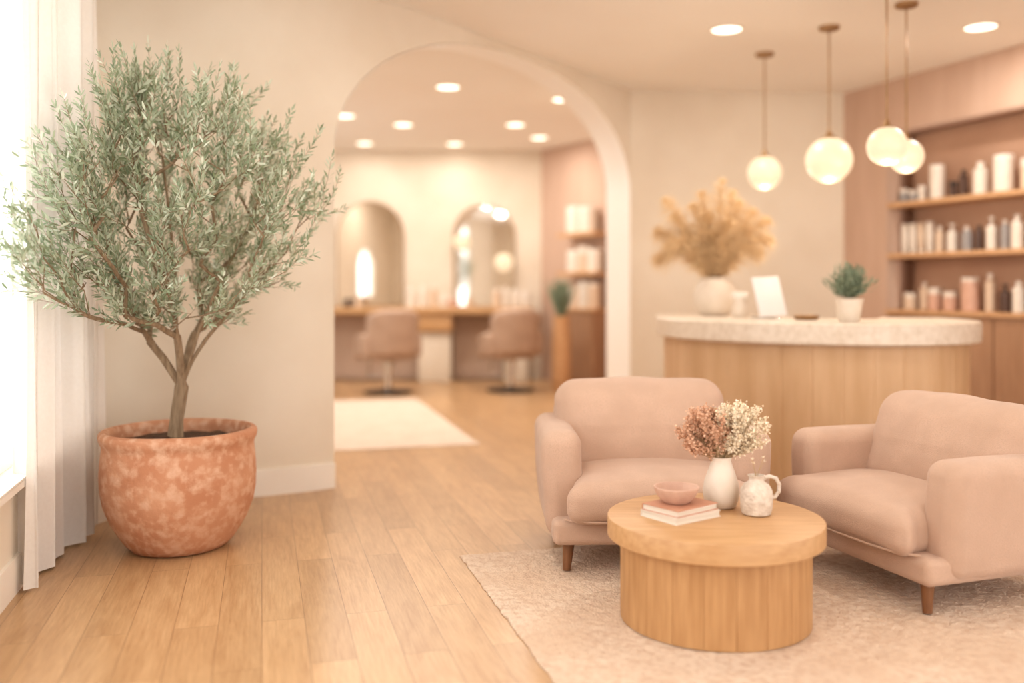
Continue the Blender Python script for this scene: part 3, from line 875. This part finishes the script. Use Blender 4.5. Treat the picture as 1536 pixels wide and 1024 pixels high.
pendant(2.785,6.59,2.27,.118,'small glowing opal globe pendant on a thin brass cord')

# ------------------------------------------------------------ downlights
dlp=[]
def downlight(x,y,power,r=.115):
    if not dlp:
        e=empty('recessed_downlight',(x,y,CE),'round warm white recessed ceiling light','ceiling light',group='recessed ceiling lights')
        MB().lathe([(r,-.001),(r+.018,-.001),(r+.018,-.008),(r,-.012),(r-.004,-.004)],40).obj('trim_ring',M['trim'],e)
        MB().lathe([(0,-.006),(r,-.006),(r,-.001),(0,-.001)],40).obj('lens',M['down'],e)
        dlp.append(e)
    else: e=dup(dlp[0],loc=(x,y,CE))
    li=bpy.data.lights.new('downlight_lamp','AREA'); li.shape='DISK'; li.size=r*1.9; li.energy=power; li.color=(1,.96,.90)
    lo=bpy.data.objects.new('downlight_lamp',li); COL.objects.link(lo); lo.location=(x,y,CE-.02)
def W_(px,d): return (px-768)/1400*d
for (px,d,p) in ((672,9.33,20),(845,9.95,20),(605,11.5,18),(773,11.5,18),(547,13.0,8),(682,13.05,8),(809,12.5,11),(517,10.9,20)):
    downlight(W_(px,d),d,p)
for (x,y,p) in ((1.665,7.24,20),(3.60,7.17,22),(-.6,4.6,14),(1.9,4.4,16),(-.3,1.8,12),(2.2,1.6,10),(-2.55,8.3,22)):  # last one, hidden from view, is added to brighten the salon side wall
    downlight(x,y,p)

# ------------------------------------------------------------ bottles
def bottle_protos():
    P={}
    def pr(kind,body,cap):
        P[kind]=(MB().lathe(body,20),MB().lathe(cap,16))
    pr('bottle',[(0,0),(.46,0),(.5,.02),(.5,.72),(.42,.80),(.2,.84),(.2,.86),(0,.86)],[(0,.86),(.24,.86),(.24,1.0),(0,1.0)])
    pr('jar',[(0,0),(.46,0),(.5,.04),(.5,.68),(.46,.72),(0,.72)],[(0,.72),(.5,.72),(.5,.98),(.46,1.0),(0,1.0)])
    pr('tube',[(0,.12),(.38,.12),(.46,.2),(.5,.6),(.44,.98),(.4,1.0),(0,1.0)],[(0,0),(.36,0),(.38,.02),(.38,.12),(0,.12)])
    pr('pump_bottle',[(0,0),(.46,0),(.5,.02),(.5,.66),(.42,.72),(.18,.74),(0,.74)],[(0,.74),(.2,.74),(.2,.80),(.08,.81),(.08,.92),(.26,.93),(.26,1.0),(0,1.0)])
    pr('canister',[(0,0),(.48,0),(.5,.02),(.5,.86),(.48,.88),(0,.88)],[(0,.88),(.49,.88),(.49,.98),(.44,1.0),(0,1.0)])
    return P
BP=bottle_protos(); cache={}
CN={'c_white':'white','c_cream':'cream','c_pink':'dusty pink','c_dark':'dark amber','c_grey':'grey'}
CM={'c_white':'trim','c_cream':'c_white','c_pink':'c_white','c_dark':'blackm','c_grey':'c_white'}
def item(kind,colr,loc,w,h,where,group):
    key=(kind,colr,where)
    if key not in cache:
        bb,cc=BP[kind]
        e=empty(kind,loc,'%s %s standing on the %s'%(CN[colr],kind.replace('_',' '),where),kind.replace('_',' '),group=group)
        bb.obj('container_body',M[colr],e); cc.obj('cap',M[CM[colr]],e)
        cache[key]=e
    else: e=dup(cache[key],loc=loc)
    e.scale=(w,w,h)
def wp(s,t,z): 
    p=V((Q[0],Q[1],0))+dr*s+nr*t; return (p.x,p.y,z)
def shelf(name,s0,s1,z,th,t0,t1,m,label,group='niche shelves'):
    o=wallbox(name,Q,dr,nr,s0,s1,z-th,z,t0,t1,m); return top(o,label,'shelf',group)
for z in (2.16,1.67):
    shelf('wall_shelf',S0+.002,S1-.002,z,.045,-.335,.0,M['shelfwood'],'long oak shelf in the wall niche holding hair products')
e=empty('base_cabinet',(0,0,0),'brown base cabinet with oak top below the product shelves','cabinet')
o=wallbox('cabinet_top',Q,dr,nr,S0+.004,S1-.004,1.09,1.13,-.33,.03,M['shelfwood']); o.parent=e
o=wallbox('cabinet_body',Q,dr,nr,S0+.004,S1-.004,0.002,1.09,-.33,-.01,M['cabinet']); o.parent=e
k=S0+.02
while k+.6<S1:
    o=wallbox('cabinet_door',Q,dr,nr,k,k+.59,.1,1.07,-.01,.006,M['cabinet']); o.parent=e; k+=.61
def srow(z,items,where,group,off=-.15):
    for (px,w,h,kind,colr) in items:
        s_=.9+(px-1384)/138.0
        item(kind,colr,wp(s_,off,z),w*.0058,h*.0058,where,group)
srow(2.16,[(1353,15,24,'jar','c_grey'),(1369,15,20,'jar','c_grey'),(1384,12,26,'jar','c_white'),(1409,23,56,'canister','c_white'),(1435,13,26,'jar','c_dark'),(1451,14,42,'bottle','c_dark'),(1476,22,50,'bottle','c_white'),(1509,29,56,'canister','c_white'),(1545,26,45,'jar','c_cream')],'top niche shelf','products on the top niche shelf')
srow(1.67,[(1355,13,50,'tube','c_white'),(1369,13,50,'tube','c_white'),(1383,13,50,'tube','c_cream'),(1397,13,50,'tube','c_white'),(1413,14,42,'bottle','c_cream'),(1433,16,44,'pump_bottle','c_white'),(1456,17,38,'bottle','c_grey'),(1474,12,38,'bottle','c_dark'),(1492,16,50,'pump_bottle','c_white'),(1511,13,44,'bottle','c_grey'),(1528,18,50,'bottle','c_white'),(1552,18,48,'tube','c_cream')],'middle niche shelf','products on the middle niche shelf')
srow(1.13,[(1364,22,28,'jar','c_cream'),(1388,14,45,'bottle','c_cream'),(1405,20,36,'jar','c_pink'),(1430,22,30,'jar','c_pink'),(1461,27,52,'canister','c_pink'),(1490,15,58,'bottle','c_cream'),(1511,17,42,'pump_bottle','c_dark'),(1530,18,46,'bottle','c_white'),(1556,18,50,'bottle','c_dark')],'oak cabinet top','products on the cabinet top')

# ------------------------------------------------------------ rear salon
e=empty('styling_desk',(0,0,0),'long oak styling desk below the arched mirrors','desk')
MB().rbox((3.68,.56,.09),.01,(-1.56,13.39,1.01),2,1).obj('desktop',M['oak'],e)
for x0,x1 in ((-3.38,-2.95),(-1.33,-.87),(-.12,.22)):
    MB().rbox((x1-x0,.40,.7),.01,((x0+x1)/2,13.45,.352),1,1).obj('desk_support',M['wall'],e)
    MB().rbox((x1-x0+.04,.46,.25),.01,((x0+x1)/2,13.40,.84),1,1).obj('drawer',M['oak'],e)
for x0,x1 in ((-2.94,-1.35),(-.85,-.14)):
    MB().box((x0,13.6,.02),(x1,13.69,.95)).obj('back_panel',M['darkpanel'],e,smooth=False)
def mirror(xc,w,z0,z1,label):
    e=empty('arched_mirror',(xc,13.69,0),label,'mirror',group='arched salon mirrors')
    r=w/2
    def arch(r_,zb): return [(-r_,zb),(r_,zb)]+[(r_*math.cos(math.pi*i/24),z1-r+r_*math.sin(math.pi*i/24)) for i in range(25)]
    def slab(o_,y0,y1):
        b=MB(); n=len(o_); b.v=[(x,y0,z) for x,z in o_]+[(x,y1,z) for x,z in o_]
        b.f=[tuple(range(n)),tuple(range(n,2*n))[::-1]]+[(i,n+i,n+(i+1)%n,(i+1)%n) for i in range(n)]; return b
    slab(arch(r-.012,z0+.012),-.018,-.004).obj('mirror_glass',M['mirror'],e,smooth=False,recalc=True)
    A=arch(r,z0); B=arch(r-.014,z0+.014); b=MB(); n=len(A)
    for y in (-.025,-.0):
        b.v+=[(x,y,z) for x,z in A]+[(x,y,z) for x,z in B]
    for i in range(n):
        j=(i+1)%n
        b.f+=[(i,j,n+j,n+i),(2*n+i,3*n+i,3*n+j,2*n+j),(i,2*n+i,2*n+j,j),(n+i,n+j,3*n+j,3*n+i)]
    b.obj('mirror_frame',M['brass'],e,smooth=False,recalc=True)
mirror(-2.08,.98,1.06,2.60,'tall arched mirror with thin brass frame above the styling desk')
mirror(-.41,.90,1.06,2.55,'tall arched mirror with thin brass frame above the styling desk')
def mirror_globe(x,z,r):  # glowing globes stand in for lamps reflected in the mirror; mounts are added
    e=empty('reflected_globe',(x,13.69,z),'small glowing globe at an arched mirror standing in for a reflected lamp','reflection stand-in',group='globes standing in for mirror reflections')
    MB().lathe([(r*math.sin(math.pi*i/16),-r*math.cos(math.pi*i/16)) for i in range(17)],24,(0,-.2,0)).obj('globe_shade',M['globe'],e)
    MB().tube([(0,-.012,.0),(0,-.05,0),(0,-.2+r*.9,0)],[.045,.012,.012],12).obj('added_bracket',M['brass'],e)
mirror_globe(-.73,2.0,.115); mirror_globe(-.12,1.70,.135)
def salon_chair():
    e=empty('salon_chair',(-1.58,11.9,0),'taupe padded salon chair on a chrome pedestal facing the mirrors','salon chair',rot=math.radians(24),group='salon styling chairs')
    L=M['leather']
    MB().rbox((.56,.50,.15),.055,(0,0,.50),4,3).obj('seat',L,e)
    def bk(p):
        q=V(p); q.y-=.07*(p.z+.28)/.56; q.y+=.13*(p.x/.3)**2
        if p.z>.1: q.z-=.05*(p.x/.3)**4
        return q
    MB().rbox((.68,.13,.58),.06,(0,-.30,.78),10,4,bk).obj('backrest',L,e)
    for sg in (-1,1):
        def ar(p): q=V(p); q.z-=.04*max(0,p.y/.2); return q
        MB().rbox((.11,.46,.30),.05,(sg*.33,.0,.61),5,4,ar).obj('armrest',L,e)
    MB().lathe([(0,.03),(.045,.03),(.045,.26),(.06,.27),(.06,.40),(.12,.43),(.12,.445),(0,.445)],24).obj('pedestal',M['chrome'],e)
    MB().lathe([(0,0),(.30,0),(.31,.01),(.30,.022),(.1,.035),(.05,.06),(0,.06)],36).obj('pedestal_base',M['blackm'],e)
    MB().tube([(-.16,.27,.40),(-.15,.38,.18),(.15,.38,.18),(.16,.27,.40)],.014,8).obj('footrest',M['chrome'],e)
    return e
sc_=salon_chair()
dup(sc_,loc=(-.02,12.15,0),rot=math.radians(20))
for (x,kind,c_,w,h) in ((-2.35,'jar','c_dark',.1,.12),(-2.2,'bottle','c_cream',.08,.2),(-1.45,'canister','c_white',.13,.28),(-1.28,'bottle','c_white',.1,.32),(-1.12,'canister','c_cream',.12,.3),(-.98,'bottle','c_white',.1,.22),(-.86,'jar','c_pink',.11,.16),(-.62,'bottle','c_cream',.08,.16),(-.22,'canister','c_cream',.12,.27),(-.09,'bottle','c_white',.1,.3),(.05,'canister','c_white',.12,.26),(.19,'jar','c_white',.12,.22)):
    item(kind,c_,(x,13.32,1.055),w,h,'styling desk','products on the styling desk')
dS=V((B1[0]-B0[0],B1[1]-B0[1],0)).normalized(); nS=V((dS.y,-dS.x,0))
if nS.x>0: nS=-nS
def sp(s,t,z): p=V((B0[0],B0[1],0))+dS*s+nS*t; return (p.x,p.y,z)
for z in (2.08,1.55):
    o=wallbox('wall_shelf',B0,dS,nS,.75,1.58,z-.05,z,.001,.28,M['shelfwood']); top(o,'short oak wall shelf with towels and products in the salon','shelf','salon wall shelves')
e=empty('low_cabinet',(0,0,0),'clay-brown low cabinet with oak top against the salon wall','cabinet')
o=wallbox('cabinet_top',B0,dS,nS,.72,1.58,1.02,1.06,.002,.30,M['shelfwood']); o.parent=e
o=wallbox('cabinet_body',B0,dS,nS,.74,1.56,.0,1.02,.002,.28,M['cabinet']); o.parent=e
for z,row in ((2.08,[(1.02,'canister','c_white',.26,.36),(1.3,'canister','c_white',.24,.34)]),(1.55,[(1.0,'canister','c_white',.22,.3),(1.22,'jar','c_cream',.2,.34),(1.44,'canister','c_white',.2,.3)]),(1.06,[(.9,'bottle','c_white',.12,.3),(1.05,'bottle','c_cream',.12,.34),(1.22,'canister','c_white',.16,.36),(1.42,'canister','c_cream',.18,.34)])):
    for (s_,kind,c_,w,h) in row: item(kind,c_,sp(s_,.15,z),w,h,'salon wall shelf','products on the salon shelves')
# ochre pedestal vase with a small muted plant
e=empty('tall_vase_plant',(.64,12.15,0),'tall ochre floor vase holding a small muted green plant','potted plant')
MB().lathe([(0,0),(.1,0),(.115,.03),(.125,.3),(.12,.65),(.10,.90),(.11,.97),(.09,.97),(0,.9)],28).obj('floor_vase',M['shelfwood'],e)
rr=random.Random(21)
b=MB()
for i in range(260):
    a=rr.uniform(0,6.283); d=V((math.cos(a)*rr.uniform(.0,.42),math.sin(a)*rr.uniform(.0,.42),1)).normalized(); L=rr.uniform(.22,.58)
    s=d.cross(V((rr.gauss(0,1),rr.gauss(0,1),0))).normalized()*.009; p=V((rr.uniform(-.05,.05),rr.uniform(-.05,.05),.95))
    b.add([p-s*.4,p+d*L*.6+s,p+d*L,p+d*L*.6-s],[(0,1,2,3)])
f=b.obj('foliage',M['leafg'],e,smooth=False); f['kind']='stuff'

# ------------------------------------------------------------ world + camera
w=bpy.data.worlds.new('World'); scene.world=w; w.use_nodes=True
bg=w.node_tree.nodes['Background']; bg.inputs[0].default_value=(1.0,.99,.975,1); bg.inputs[1].default_value=3.0
scene.view_settings.view_transform='Standard'
scene.view_settings.exposure=.08
scene.view_settings.gamma=.92
cam=bpy.data.cameras.new('camera'); co=bpy.data.objects.new('camera',cam); COL.objects.link(co)
co.location=(0,0,1.35); co.rotation_euler=(math.radians(90),0,0)
cam.sensor_width=36; cam.lens=36*1400/1536; cam.shift_y=-82/1536
cam.clip_end=100
cam.dof.use_dof=True; cam.dof.focus_distance=4.25; cam.dof.aperture_fstop=.50
scene.camera=co
